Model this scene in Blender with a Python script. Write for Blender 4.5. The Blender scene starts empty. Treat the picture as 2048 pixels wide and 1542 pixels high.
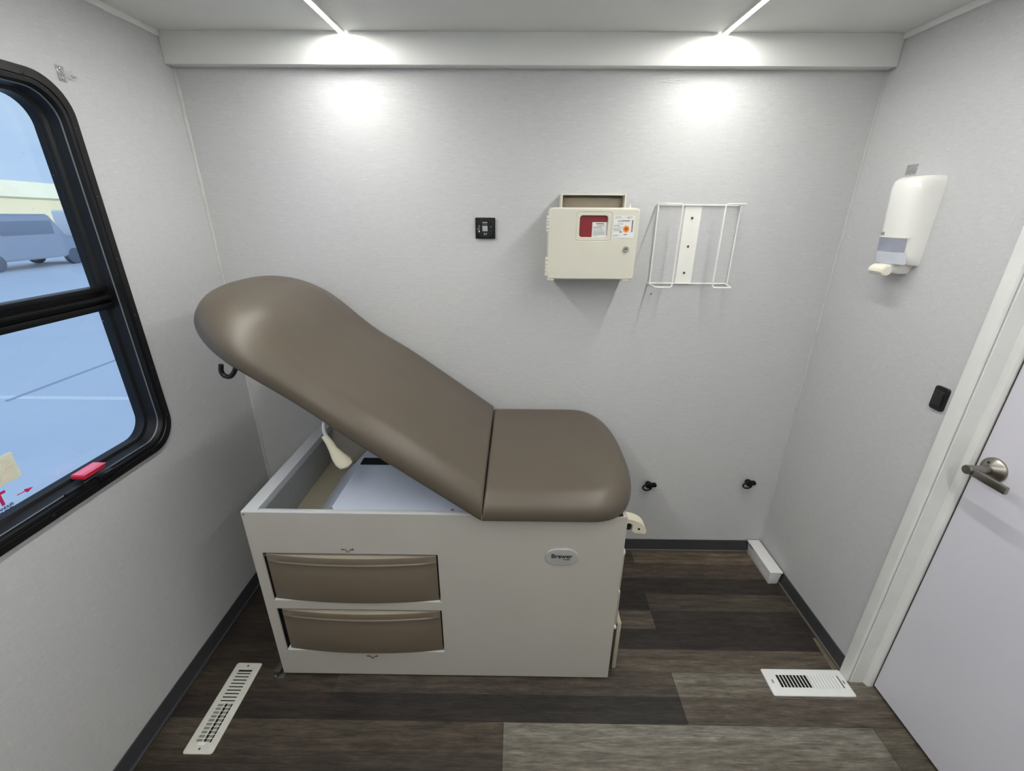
import bpy, bmesh, math, random
from mathutils import Vector, Matrix
S = bpy.context.scene
COL = S.collection
random.seed(7)

# ---------------------------------------------------------------- measurements (metres)
H = 1.542                      # camera height
D = 1.70                       # back wall
XL, XR = -1.125, 1.189         # side walls
YB = -1.75                     # wall behind the camera
ZC = 2.053                     # ceiling
GZ = -0.9                      # ground outside the trailer

# ---------------------------------------------------------------- camera
cam_d = bpy.data.cameras.new('camera'); cam = bpy.data.objects.new('camera', cam_d); COL.objects.link(cam)
p, y_, r_ = .3811, -.0083, .0067
cp, sp, cy, sy = math.cos(p), math.sin(p), math.cos(y_), math.sin(y_)
F = Vector((sy*cp, cy*cp, -sp)); RT = Vector((cy, -sy, 0)); UP = RT.cross(F)
A = math.cos(r_)*RT + math.sin(r_)*UP; B = -math.sin(r_)*RT + math.cos(r_)*UP
M = Matrix(((A.x, B.x, -F.x, 0), (A.y, B.y, -F.y, 0), (A.z, B.z, -F.z, H), (0, 0, 0, 1)))
cam.matrix_world = M
cam_d.sensor_width = 36; cam_d.lens = 876.55/2048*36; cam_d.clip_start = .02; cam_d.clip_end = 800
S.camera = cam

# ---------------------------------------------------------------- world and exposure
S.view_settings.view_transform = 'Standard'; S.view_settings.look = 'None'
S.view_settings.exposure = 0.0; S.view_settings.gamma = 1.0; S.view_settings.use_curve_mapping = False
LED = 160.0                     # emission of the two ceiling strips
W = bpy.data.worlds.new('sky'); S.world = W; W.use_nodes = True
wn = W.node_tree.nodes; wl = W.node_tree.links; wn.clear()
wo = wn.new('ShaderNodeOutputWorld'); bg = wn.new('ShaderNodeBackground'); wl.new(bg.outputs[0], wo.inputs[0])
tc = wn.new('ShaderNodeTexCoord'); mp = wn.new('ShaderNodeMapping'); mp.inputs['Scale'].default_value = (1, 1, 2.5)
nz = wn.new('ShaderNodeTexNoise'); nz.inputs['Scale'].default_value = 3.2; nz.inputs['Detail'].default_value = 5
cr = wn.new('ShaderNodeValToRGB'); cr.color_ramp.elements[0].position = .35; cr.color_ramp.elements[1].position = .7
cr.color_ramp.elements[0].color = (.46, .66, .92, 1); cr.color_ramp.elements[1].color = (.66, .82, .96, 1)
wl.new(tc.outputs['Generated'], mp.inputs[0]); wl.new(mp.outputs[0], nz.inputs['Vector'])
wl.new(nz.outputs['Fac'], cr.inputs[0]); wl.new(cr.outputs[0], bg.inputs[0]); bg.inputs[1].default_value = 1.0

sd_ = bpy.data.lights.new('low_sun', 'SUN'); sd_.energy = 1.5; sd_.color = (1.0, .90, .70); sd_.angle = .02
sun = bpy.data.objects.new('low_sun', sd_); COL.objects.link(sun); sun.rotation_euler = Vector((-math.cos(math.radians(12)), .15, -math.sin(math.radians(12)))).to_track_quat('-Z', 'Y').to_euler()

# ---------------------------------------------------------------- materials
def lin(c):
    return tuple(((v/255)/12.92 if v/255 <= .04045 else ((v/255+.055)/1.055)**2.4) for v in c)
class NT:
    def __init__(s, name):
        s.m = bpy.data.materials.new(name); s.m.use_nodes = True
        s.n = s.m.node_tree.nodes; s.l = s.m.node_tree.links
        s.b = s.n['Principled BSDF']; s.out = s.n['Material Output']
    def add(s, t, **kw):
        x = s.n.new('ShaderNode'+t)
        for k, v in kw.items():
            if k in x.inputs: x.inputs[k].default_value = v
            else: setattr(x, k, v)
        return x
    def link(s, a, b): s.l.new(a, b)
    def noise(s, scale, detail=3, vec=None, stretch=None, rough=.5):
        t = s.add('TexCoord'); src = t.outputs['Object']
        if stretch:
            m = s.add('Mapping'); m.inputs['Scale'].default_value = stretch; s.link(src, m.inputs[0]); src = m.outputs[0]
        n = s.add('TexNoise'); n.inputs['Scale'].default_value = scale; n.inputs['Detail'].default_value = detail
        n.inputs['Roughness'].default_value = rough
        s.link(src, n.inputs['Vector']); return n.outputs['Fac']
    def ramp(s, fac, stops):
        r = s.add('ValToRGB'); e = r.color_ramp.elements
        while len(e) < len(stops): e.new(.5)
        for i, (pos, c) in enumerate(stops): e[i].position = pos; e[i].color = (*c, 1)
        s.link(fac, r.inputs[0]); return r.outputs[0]
    def bump(s, fac, strength, dist=.001, chain=None):
        b = s.add('Bump'); b.inputs['Strength'].default_value = strength; b.inputs['Distance'].default_value = dist
        s.link(fac, b.inputs['Height'])
        if chain: s.link(chain, b.inputs['Normal'])
        s.link(b.outputs[0], s.b.inputs['Normal']); return b.outputs[0]
def simple(name, c, rough=.5, metal=0, var=.04, nscale=25, bump=0, spec=.5, coat=0):
    t = NT(name); base = lin(c)
    f = t.noise(nscale, 3)
    t.link(t.ramp(f, [(.3, tuple(v*(1-var) for v in base)), (.7, tuple(min(1, v*(1+var)) for v in base))]), t.b.inputs['Base Color'])
    t.b.inputs['Roughness'].default_value = rough; t.b.inputs['Metallic'].default_value = metal
    t.b.inputs['Specular IOR Level'].default_value = spec
    if coat: t.b.inputs['Coat Weight'].default_value = coat; t.b.inputs['Coat Roughness'].default_value = .15
    if bump: t.bump(t.noise(nscale*8, 4), bump, .0005)
    return t.m
def linen(name, st_h, st_v):
    """woven vinyl wallcovering: short horizontal slubs and fainter vertical ones"""
    t = NT(name); base = lin((193, 194, 195))
    a = t.noise(1.0, 3, stretch=st_h, rough=.6); b = t.noise(1.0, 2, stretch=st_v)
    big = t.noise(2.2, 2)
    ra = t.ramp(a, [(.30, (0, 0, 0)), (.40, (.46,)*3), (.6, (.52,)*3), (.69, (1,)*3)])
    rb = t.ramp(b, [(.30, (.1,)*3), (.39, (.5,)*3), (.62, (.52,)*3), (.71, (.95,)*3)])
    mx = t.add('MixRGB'); mx.blend_type = 'MIX'; mx.inputs[0].default_value = .38; t.link(ra, mx.inputs[1]); t.link(rb, mx.inputs[2])
    col = t.ramp(mx.outputs[0], [(.25, tuple(v*.90 for v in base)), (.5, base), (.8, tuple(v*1.12 for v in base))])
    m2 = t.add('MixRGB'); m2.blend_type = 'MULTIPLY'; m2.inputs[0].default_value = 1
    t.link(col, m2.inputs[1]); t.link(t.ramp(big, [(.3, (.97, .97, .98)), (.7, (1, 1, .99))]), m2.inputs[2])
    t.link(m2.outputs[0], t.b.inputs['Base Color'])
    t.b.inputs['Roughness'].default_value = .55; t.b.inputs['Specular IOR Level'].default_value = .3
    t.bump(mx.outputs[0], .25, .0006)
    return t.m
M_wall_x = linen('linen_wallcovering_lengthwise', (38, 38, 420), (420, 420, 45))
def floor_mat():
    t = NT('grey_brown_wood_planks')
    at = t.add('Attribute'); at.attribute_name = 'tone'
    fine = t.noise(1.0, 6, stretch=(20, 230, 1), rough=.72)
    mid = t.noise(1.0, 6, stretch=(6.5, 60, 1), rough=.6)
    knot = t.noise(1.0, 6, stretch=(16, 34, 1), rough=.7)
    speck = t.noise(1.0, 6, stretch=(45, 150, 1), rough=.75)
    g = t.ramp(fine, [(.32, (.45, .44, .43)), (.5, (1, 1, 1)), (.68, (1.6, 1.58, 1.54))])
    g2 = t.ramp(mid, [(.32, (.55, .52, .49)), (.5, (1, .99, .98)), (.68, (1.55, 1.53, 1.5))])
    g3 = t.ramp(knot, [(.28, (.35, .31, .28)), (.38, (1, 1, 1)), (.60, (1, 1, 1)), (.72, (1.5, 1.55, 1.55))])
    g4 = t.ramp(speck, [(.22, (.55, .53, .5)), (.38, (1, 1, 1)), (.66, (1, 1, 1)), (.8, (1.3, 1.3, 1.28))])
    cur = at.outputs['Color']
    dk = t.add('MixRGB'); dk.blend_type = 'MULTIPLY'; dk.inputs[0].default_value = 1; dk.inputs[2].default_value = (.60, .60, .62, 1); t.link(cur, dk.inputs[1]); cur = dk.outputs[0]
    for gg, amt in ((g, .85), (g2, .9), (g3, .8), (g4, .7)):
        m = t.add('MixRGB'); m.blend_type = 'MULTIPLY'; m.inputs[0].default_value = amt
        t.link(cur, m.inputs[1]); t.link(gg, m.inputs[2]); cur = m.outputs[0]
    t.link(cur, t.b.inputs['Base Color'])
    rr = t.ramp(mid, [(.3, (.42,)*3), (.7, (.56,)*3)]); t.link(rr, t.b.inputs['Roughness'])
    t.b.inputs['Specular IOR Level'].default_value = .35
    t.bump(fine, .25, .0008)
    return t.m
M_floor = floor_mat()
M_gap = simple('plank_joint', (24, 22, 20), .8)
M_ceiling = simple('matte_white_ceiling_board', (234, 235, 232), .6, var=.015, nscale=3)
M_soffit = simple('satin_white_soffit', (234, 235, 232), .38, var=.015, nscale=4)
M_caulk = simple('white_corner_bead', (192, 192, 190), .55, var=.06, nscale=30, bump=.2)
M_base = simple('charcoal_vinyl_base', (62, 63, 67), .45, var=.06)
M_basetoe = simple('grey_shoe_strip', (96, 92, 86), .5, var=.08)
M_trim = simple('white_painted_casing', (224, 225, 222), .4, var=.03, nscale=14)
M_door = simple('white_laminate_door', (214, 213, 222), .42, var=.015, nscale=3)
M_dark = simple('black_gap', (12, 12, 12), .9)
M_blackmetal = simple('black_window_frame', (13, 13, 15), .42, metal=0, var=.1, spec=.35)
M_blackmetal2 = simple('black_sash', (11, 12, 15), .45, var=.1, spec=.3)
M_blackpl = simple('black_plastic', (18, 18, 19), .35, var=.1)
M_satin = simple('satin_nickel', (150, 146, 138), .28, metal=1, var=.06, nscale=40)
M_chrome = simple('chrome', (200, 200, 200), .12, metal=1, var=.03)
M_steel = simple('dull_steel', (92, 88, 84), .45, metal=.7, var=.15, nscale=60)
M_enamel = simple('light_grey_enamel_steel', (176, 173, 166), .42, var=.02, nscale=5)
M_rim = simple('white_enamel_steel', (212, 213, 214), .35, var=.02, nscale=6)
M_trough = simple('khaki_inner_liner', (180, 173, 152), .5, var=.04)
M_drawer = simple('taupe_drawer_plastic', (106, 96, 82), .42, var=.03, nscale=12, bump=.08)
M_drawertop = simple('pale_taupe_plastic_and_lit_lip', (170, 162, 146), .45, var=.03)  # foot-end fronts; on the drawer lips it paints light falling on top
M_cream = simple('cream_plastic', (216, 210, 190), .42, var=.02)
M_sharps = simple('beige_sharps_cabinet_plastic', (208, 206, 192), .45, var=.015, nscale=8)
M_sharpsdark = simple('taupe_bin_plastic', (150, 138, 122), .5, var=.05)
M_red = simple('dark_red_container', (128, 28, 34), .35, var=.06)
M_paper = simple('white_label_paper', (222, 224, 222), .6, var=.02)
M_ink = simple('grey_print', (120, 122, 124), .7)
M_inkdark = simple('black_print', (20, 20, 22), .6)
M_orange = simple('orange_print', (236, 138, 40), .6)
M_wire = simple('white_coated_wire', (232, 232, 226), .35, var=.02)
M_whitepl = simple('white_plastic', (226, 224, 214), .3, var=.015)
M_register = simple('white_painted_register', (206, 205, 196), .45, var=.05, nscale=40)
M_regwhite = simple('bright_white_register', (226, 228, 226), .4, var=.02)
M_box = simple('white_duct_plastic', (222, 222, 222), .45, var=.02)
M_redtab = simple('red_latch_plastic', (196, 34, 60), .4)
M_pinktab = simple('pink_latch_label', (222, 90, 120), .5)
M_sticker = simple('cream_sticker_paper', (240, 228, 192), .6, var=.03)
M_pinkink = simple('pale_pink_print', (224, 184, 170), .6)
M_crimson = simple('crimson_print', (196, 30, 90), .6)
M_navy = simple('navy_print', (60, 66, 96), .6)
M_soap = simple('smoky_soap_window', (150, 154, 168), .25, var=.08)
M_cover = simple('ivory_dispenser_cover', (232, 232, 228), .18, var=.01, coat=.4)
M_screwgrey = simple('dull_zinc_screw', (150, 150, 150), .4, metal=.2)
M_screen = simple('grey_lcd', (150, 160, 158), .3, var=.1)
def vinyl():
    t = NT('taupe_upholstery_vinyl'); base = lin((84, 76, 65))
    f = t.noise(6, 3)
    t.link(t.ramp(f, [(.3, tuple(v*.97 for v in base)), (.7, tuple(v*1.03 for v in base))]), t.b.inputs['Base Color'])
    t.b.inputs['Roughness'].default_value = .41; t.b.inputs['Specular IOR Level'].default_value = .5
    t.bump(t.noise(900, 2), .06, .0003)
    return t.m
M_vinyl = vinyl()
def emit(name, c, s):
    t = NT(name); t.n.remove(t.b); e = t.add('Emission'); e.inputs[0].default_value = (*c, 1); e.inputs[1].default_value = s
    t.link(e.outputs[0], t.out.inputs[0]); return t.m
M_led = emit('led_diffuser_glow', (1.0, .985, .94), LED)
def glassmat(name, tint, gl=.06, rough=.02):
    t = NT(name); t.n.remove(t.b)
    tr = t.add('BsdfTransparent'); tr.inputs[0].default_value = (*tint, 1)
    g = t.add('BsdfGlossy'); g.inputs['Roughness'].default_value = rough
    lw = t.add('Fresnel'); ge = t.add('NewGeometry'); mi = t.add('MapRange')
    mi.inputs['To Min'].default_value = 1.45; mi.inputs['To Max'].default_value = 1/1.45
    t.link(ge.outputs['Backfacing'], mi.inputs['Value']); t.link(mi.outputs[0], lw.inputs[0])
    mx = t.add('MixShader'); t.link(lw.outputs[0], mx.inputs[0]); t.link(tr.outputs[0], mx.inputs[1]); t.link(g.outputs[0], mx.inputs[2])
    # dried drops and dust on the outside of the pane
    d = t.add('BsdfDiffuse'); d.inputs[0].default_value = (.8, .85, .9, 1)
    sp_ = t.noise(120, 2); rr = t.ramp(sp_, [(.72, (0, 0, 0)), (.80, (.45,)*3)])
    m2 = t.add('MixShader'); t.link(rr, m2.inputs[0]); t.link(mx.outputs[0], m2.inputs[1]); t.link(d.outputs[0], m2.inputs[2])
    t.link(m2.outputs[0], t.out.inputs[0]); return t.m
M_glass = glassmat('window_glass', (.93, .96, 1.0))
def paper_trans(name, c):
    t = NT(name); t.n.remove(t.b); f = t.ramp(t.noise(30, 3), [(.3, tuple(v*.95 for v in lin(c))), (.7, lin(c))])
    a = t.add('BsdfDiffuse'); b = t.add('BsdfTranslucent'); t.link(f, a.inputs[0]); t.link(f, b.inputs[0])
    m = t.add('MixShader'); m.inputs[0].default_value = .72; t.link(a.outputs[0], m.inputs[1]); t.link(b.outputs[0], m.inputs[2]); t.link(m.outputs[0], t.out.inputs[0]); return t.m
M_sticker = paper_trans('cream_sticker_paper_thin', (255, 248, 226))
def clearpl():
    t = NT('clear_plastic'); t.n.remove(t.b); tr = t.add('BsdfTransparent'); g = t.add('BsdfGlossy'); g.inputs['Roughness'].default_value = .15
    d = t.add('BsdfDiffuse'); d.inputs[0].default_value = (.85, .88, .88, 1)
    rr = t.ramp(t.noise(110, 2), [(.4, (.10,)*3), (.65, (.32,)*3)]); m = t.add('MixShader'); t.link(rr, m.inputs[0]); t.link(tr.outputs[0], m.inputs[1]); t.link(d.outputs[0], m.inputs[2])
    m2 = t.add('MixShader'); m2.inputs[0].default_value = .10; t.link(m.outputs[0], m2.inputs[1]); t.link(g.outputs[0], m2.inputs[2]); t.link(m2.outputs[0], t.out.inputs[0]); return t.m
M_clear = clearpl()

# ---------------------------------------------------------------- mesh helpers
def nb(): return bmesh.new()
def obj(name, bm, mat, parent=None, smooth=False, angle=40):
    me = bpy.data.meshes.new(name)
    if parent is not None:
        off = parent.matrix_world.translation if parent.parent is None else parent['_o']
        off = Vector(off); bmesh.ops.translate(bm, verts=bm.verts, vec=-off)
    bm.normal_update()
    if smooth:
        for f in bm.faces: f.smooth = True
        lim = math.radians(angle)
        for e in bm.edges:
            if len(e.link_faces) == 2 and e.calc_face_angle(0) > lim: e.smooth = False
    bm.to_mesh(me); bm.free()
    o = bpy.data.objects.new(name, me); COL.objects.link(o)
    for m_ in (mat if isinstance(mat, (list, tuple)) else [mat]): me.materials.append(m_)
    if parent is not None:
        o.parent = parent; o['_o'] = tuple(off)
    return o
def tag(o, label=None, cat=None, group=None, kind=None):
    if label: o['label'] = label
    if cat: o['category'] = cat
    if group: o['group'] = group
    if kind: o['kind'] = kind
    return o
def thing(name, label, cat, loc, group=None, kind=None):
    o = bpy.data.objects.new(name, None); COL.objects.link(o); o.location = loc; o.empty_display_size = .05
    o.matrix_world = Matrix.Translation(loc)
    return tag(o, label, cat, group, kind)
def struct(o): o['kind'] = 'structure'; return o
def box(bm, x0, x1, y0, y1, z0, z1, bev=0, seg=2, mi=0):
    vs = [bm.verts.new(q) for q in ((x0,y0,z0),(x1,y0,z0),(x1,y1,z0),(x0,y1,z0),(x0,y0,z1),(x1,y0,z1),(x1,y1,z1),(x0,y1,z1))]
    fs = [bm.faces.new([vs[i] for i in q]) for q in ((0,3,2,1),(4,5,6,7),(0,1,5,4),(1,2,6,5),(2,3,7,6),(3,0,4,7))]
    for f in fs: f.material_index = mi
    if bev:
        es = list({e for f in fs for e in f.edges})
        bmesh.ops.bevel(bm, geom=es, offset=bev, segments=seg, profile=.5, affect='EDGES')
    return bm
def tube(bm, pts, r, n=10, closed=False, caps=True):
    pts = [Vector(q) for q in pts]; rs = r if isinstance(r, (list, tuple)) else [r]*len(pts)
    rings = []; prev = None; N = len(pts)
    for i, q in enumerate(pts):
        a = pts[i-1] if (i > 0 or closed) else q; b = pts[(i+1) % N] if (i < N-1 or closed) else q
        t = (b-a).normalized()
        if prev is None:
            u = t.orthogonal().normalized()
        else:
            u = (prev - t*prev.dot(t));
            u = u.normalized() if u.length > 1e-6 else t.orthogonal().normalized()
        prev = u; v = t.cross(u)
        rings.append([bm.verts.new(q + (u*math.cos(2*math.pi*k/n)+v*math.sin(2*math.pi*k/n))*rs[i]) for k in range(n)])
    for i in range(N if closed else N-1):
        a, b = rings[i], rings[(i+1) % N]
        for k in range(n): bm.faces.new((a[k], a[(k+1) % n], b[(k+1) % n], b[k]))
    if caps and not closed:
        bm.faces.new(rings[0][::-1]); bm.faces.new(rings[-1])
    return bm
def bend(pts, r=.01, seg=5):
    """round the corners of a polyline"""
    pts = [Vector(q) for q in pts]; out = [pts[0]]
    for i in range(1, len(pts)-1):
        a, b, c = pts[i-1], pts[i], pts[i+1]
        u = (a-b); v = (c-b); d = min(r, u.length*.49, v.length*.49); s_ = b+u.normalized()*d; e = b+v.normalized()*d
        for k in range(seg+1):
            t = k/seg; out.append((1-t)**2*s_ + 2*t*(1-t)*b + t*t*e)
    out.append(pts[-1]); return out
def lathe(bm, o, ax, prof, n=32):
    """prof: (distance along axis, radius)"""
    o = Vector(o); ax = Vector(ax).normalized(); u = ax.orthogonal().normalized(); v = ax.cross(u); rings = []
    for d, r in prof:
        rings.append([bm.verts.new(o+ax*d+(u*math.cos(2*math.pi*k/n)+v*math.sin(2*math.pi*k/n))*max(r, 1e-5)) for k in range(n)])
    for a, b in zip(rings, rings[1:]):
        for k in range(n): bm.faces.new((a[k], a[(k+1) % n], b[(k+1) % n], b[k]))
    bm.faces.new(rings[0][::-1]); bm.faces.new(rings[-1]); return bm
def rrect(a0, a1, b0, b1, r, seg=8):
    out = []
    for cx, cz, s in ((a1-r, b1-r, 0), (a0+r, b1-r, 90), (a0+r, b0+r, 180), (a1-r, b0+r, 270)):
        for k in range(seg+1):
            t = math.radians(s+90*k/seg); out.append((cx+r*math.cos(t), cz+r*math.sin(t)))
    return out
def loft(bm, rings, cap0=True, cap1=True):
    vr = [[bm.verts.new(q) for q in ring] for ring in rings]; n = len(vr[0])
    for a, b in zip(vr, vr[1:]):
        for k in range(n): bm.faces.new((a[k], a[(k+1) % n], b[(k+1) % n], b[k]))
    if cap0: bm.faces.new(vr[0][::-1])
    if cap1: bm.faces.new(vr[-1])
    return bm
def slab(bm, P, f, d0, d1, bev=.0):
    """prism: outline P (a,b), f(a,b,d)->xyz, between depth d0 and d1, softened rim at d1"""
    rings = [[f(a, b, d0) for a, b in P]]
    if bev:
        ca = sum(q[0] for q in P)/len(P); cb = sum(q[1] for q in P)/len(P)
        ra = max(abs(q[0]-ca) for q in P); rb = max(abs(q[1]-cb) for q in P)
        s = 1 if d1 > d0 else -1
        for k in range(5):
            t = math.radians(90*k/4); ins = bev*(1-math.cos(t)); dd = d1-s*bev*(1-math.sin(t))
            rings.append([f(ca+(a-ca)*(1-ins/ra), cb+(b-cb)*(1-ins/rb), dd) for a, b in P])
    else: rings.append([f(a, b, d1) for a, b in P])
    loft(bm, rings); bmesh.ops.recalc_face_normals(bm, faces=bm.faces); return bm
onback = lambda Y: (lambda a, b, d: (a, Y-d, b))          # depth towards the room from a plane y = Y
onleft = lambda X: (lambda a, b, d: (X+d, a, b))
onright = lambda X: (lambda a, b, d: (X-d, a, b))
onfloor = lambda Z: (lambda a, b, d: (a, b, Z+d))
def text(name, s, size, loc, rot, mat, parent, ext=.0003, bold=0.0, align='LEFT'):
    c = bpy.data.curves.new(name, 'FONT'); c.body = s; c.size = size; c.extrude = ext; c.offset = bold; c.align_x = align
    o = bpy.data.objects.new(name, c); COL.objects.link(o)
    dg = bpy.context.evaluated_depsgraph_get(); me = bpy.data.meshes.new_from_object(o.evaluated_get(dg)); bpy.data.objects.remove(o)
    me.transform(Matrix.Translation(loc) @ rot.to_4x4())
    off = Vector(parent['_o']) if parent.parent else parent.matrix_world.translation
    me.transform(Matrix.Translation(-off)); me.materials.clear(); me.materials.append(mat)
    o = bpy.data.objects.new(name, me); COL.objects.link(o); o.parent = parent; o['_o'] = tuple(off); return o
R_back = Matrix(((1,0,0),(0,0,-1),(0,1,0)))               # text on a plane facing -y
R_left = Matrix(((0,0,1),(1,0,0),(0,1,0)))               # on the left wall: reads along +y, faces +x
R_right = Matrix(((0,0,-1),(-1,0,0),(0,1,0)))            # on the right wall: reads along -y, faces -x

# ================================================================= THE ROOM
WT = .07
# floor: every plank a set of printed bands, tones as real colours of the vinyl
def floor():
    bm = nb(); cl = bm.loops.layers.float_color.new('tone'); rng = random.Random(3)
    w = .1745; y0 = .7385; L = 1.19
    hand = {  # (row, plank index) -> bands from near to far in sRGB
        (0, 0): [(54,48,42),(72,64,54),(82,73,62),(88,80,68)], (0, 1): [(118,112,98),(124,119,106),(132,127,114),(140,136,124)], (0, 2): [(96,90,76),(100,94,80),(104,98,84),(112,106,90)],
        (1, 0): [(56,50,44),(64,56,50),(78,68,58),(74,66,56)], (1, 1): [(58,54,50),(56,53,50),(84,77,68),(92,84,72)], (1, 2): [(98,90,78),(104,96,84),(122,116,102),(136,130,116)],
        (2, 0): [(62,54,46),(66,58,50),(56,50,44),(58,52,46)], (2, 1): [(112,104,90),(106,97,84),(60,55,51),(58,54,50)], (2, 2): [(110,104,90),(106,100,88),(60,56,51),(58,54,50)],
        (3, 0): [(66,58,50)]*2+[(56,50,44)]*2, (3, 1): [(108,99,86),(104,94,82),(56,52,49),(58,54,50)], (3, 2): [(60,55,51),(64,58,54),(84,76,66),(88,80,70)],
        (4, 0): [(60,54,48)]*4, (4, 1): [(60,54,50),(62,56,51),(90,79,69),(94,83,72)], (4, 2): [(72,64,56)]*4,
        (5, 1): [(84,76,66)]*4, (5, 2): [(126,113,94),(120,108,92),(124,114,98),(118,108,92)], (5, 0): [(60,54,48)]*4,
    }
    for row in range(-15, 6):
        par = row % 2; x = (-.028 if par == 0 else -.62) - 3*L; k = -3
        while x < XR:
            ya = y0+row*w; idx = k+1
            tones = hand.get((row, idx))
            if not tones:
                b0 = rng.choice([(60,54,48),(78,70,60),(100,92,80),(122,116,104),(56,52,49)])
                tones = [tuple(min(255, c*rng.uniform(.85, 1.15)) for c in b0) for _ in range(4)]
            xa, xb = max(x+.0006, XL-.01), min(x+L-.0006, XR+.1)
            if xb > xa:
                for j in range(4):
                    a = ya+.0005+j*(w-.001)/4; b = ya+.0005+(j+1)*(w-.001)/4
                    a = max(a, YB); b = min(b, D+.0)
                    if b <= a: continue
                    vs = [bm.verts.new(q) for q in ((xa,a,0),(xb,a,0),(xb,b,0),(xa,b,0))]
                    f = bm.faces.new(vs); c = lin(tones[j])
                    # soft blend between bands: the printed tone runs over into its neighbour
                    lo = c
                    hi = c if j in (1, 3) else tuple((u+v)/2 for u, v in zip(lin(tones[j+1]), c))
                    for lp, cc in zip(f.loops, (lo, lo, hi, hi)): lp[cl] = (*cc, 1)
            x += L; k += 1
    n0 = len(bm.faces)
    box(bm, XL-.02, XR+.12, YB-.05, D+.02, -.05, -.0012)
    bm.faces.ensure_lookup_table()
    for f in bm.faces[n0:]:
        f.material_index = 1
    return struct(obj('floor', bm, [M_floor, M_gap]))
floor()
bm = nb(); box(bm, XL-.05, XR+.12, YB-.05, D+.05, ZC, ZC+.05); struct(obj('ceiling', bm, M_ceiling))
bm = nb(); box(bm, XL-.07, XR+.12, D, D+.06, -.05, ZC+.05); struct(obj('wall_back', bm, M_wall_x))
bm = nb(); box(bm, XL-.07, XR+.12, YB-.06, YB, -.05, ZC+.05); struct(obj('wall_front', bm, simple('pale_rear_partition', (200, 200, 198), .6)))
# left wall with the window opening
WY0, WY1, WZ0, WZ1 = .30, 1.272, .832, 1.838
hy0, hy1, hz0, hz1 = WY0+.03, WY1-.03, WZ0+.03, WZ1-.03
bm = nb()
box(bm, XL-WT, XL, YB, hy0, -.05, ZC+.05); box(bm, XL-WT, XL, hy1, D, -.05, ZC+.05)
box(bm, XL-WT, XL, hy0, hy1, -.05, hz0); box(bm, XL-WT, XL, hy0, hy1, hz1, ZC+.05)
struct(obj('wall_left', bm, M_wall_x))
# right wall with the door opening
DY0, DY1, DZ = .285, 1.063, 1.96
bm = nb()
box(bm, XR, XR+WT+.03, DY1, D, -.05, ZC+.05); box(bm, XR, XR+WT+.03, YB, DY0, -.05, ZC+.05); box(bm, XR, XR+WT+.03, DY0, DY1, DZ, ZC+.05); box(bm, XR+.11, XR+.13, DY0-.2, DY1+.2, -.08, DZ+.05)  # last box: unseen block added outside the door to keep sun out
struct(obj('wall_right', bm, M_wall_x))
# soffit along the back wall
bm = nb(); box(bm, XL+.001, XR-.001, D-.04, D, 1.966, ZC, .0015); struct(obj('trim_1', bm, M_soffit, smooth=True))
# crown strips on the side walls
for i, (a, b) in enumerate(((XL, XL+.008), (XR-.008, XR))):
    bm = nb(); box(bm, a, b, YB, D-.04, 2.036, ZC, .001); struct(obj('trim_%d' % (i+2), bm, M_soffit))
# white beads in the two back corners, a little uneven
def bead(name, x, sgn, w):
    bm = nb(); rng = random.Random(int(w*1e5)); pts = []; rs = []
    for k in range(90):
        z = .07+(1.966-.07)*k/89; pts.append((x+sgn*.002+rng.uniform(-.0006, .0006), D-.002, z)); rs.append(w*rng.uniform(.85, 1.15))
    tube(bm, pts, rs, 8); struct(obj(name, bm, M_caulk, smooth=True))
bead('trim_4', XL, 1, .0062); bead('trim_5', XR, -1, .0035)
# baseboards: dark vinyl cove with a paler toe
def cove(name, fpts, L0, L1, f):
    pass
bm = nb(); box(bm, XL, XR, D-.004, D, .010, .068, .001); b_ = struct(obj('baseboard_back', bm, M_base))
bm = nb(); box(bm, XL, XR, D-.009, D, 0, .010, .002); obj('toe_strip', bm, M_basetoe, b_)
bm = nb(); box(bm, XL, XL+.004, YB, D, .010, .068, .001); b_ = struct(obj('baseboard_left', bm, M_base))
bm = nb(); box(bm, XL, XL+.012, YB, D, 0, .010, .002); obj('toe_strip', bm, M_base, b_)
bm = nb(); box(bm, XR-.004, XR, 1.100, D, .010, .068, .001); b_ = struct(obj('baseboard_right', bm, M_base))
bm = nb(); box(bm, XR-.009, XR, 1.100, D, 0, .010, .002); obj('toe_strip', bm, M_basetoe, b_)
# odd pale filler strip of flooring by the right wall
bm = nb(); loft(bm, [[(XR-.030, 1.104, .0002), (XR-.0095, 1.104, .0002), (XR-.0095, 1.232, .0002), (XR-.022, 1.232, .0002)], [(XR-.030, 1.104, .0012), (XR-.0095, 1.104, .0012), (XR-.0095, 1.232, .0012), (XR-.022, 1.232, .0012)]])
bmesh.ops.recalc_face_normals(bm, faces=bm.faces)
struct(obj('trim_6', bm, simple('weathered_tan_strip', (104, 95, 80), .6, var=.25, nscale=60)))

# ---------------------------------------------------------------- door and its casing
bm = nb()
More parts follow.
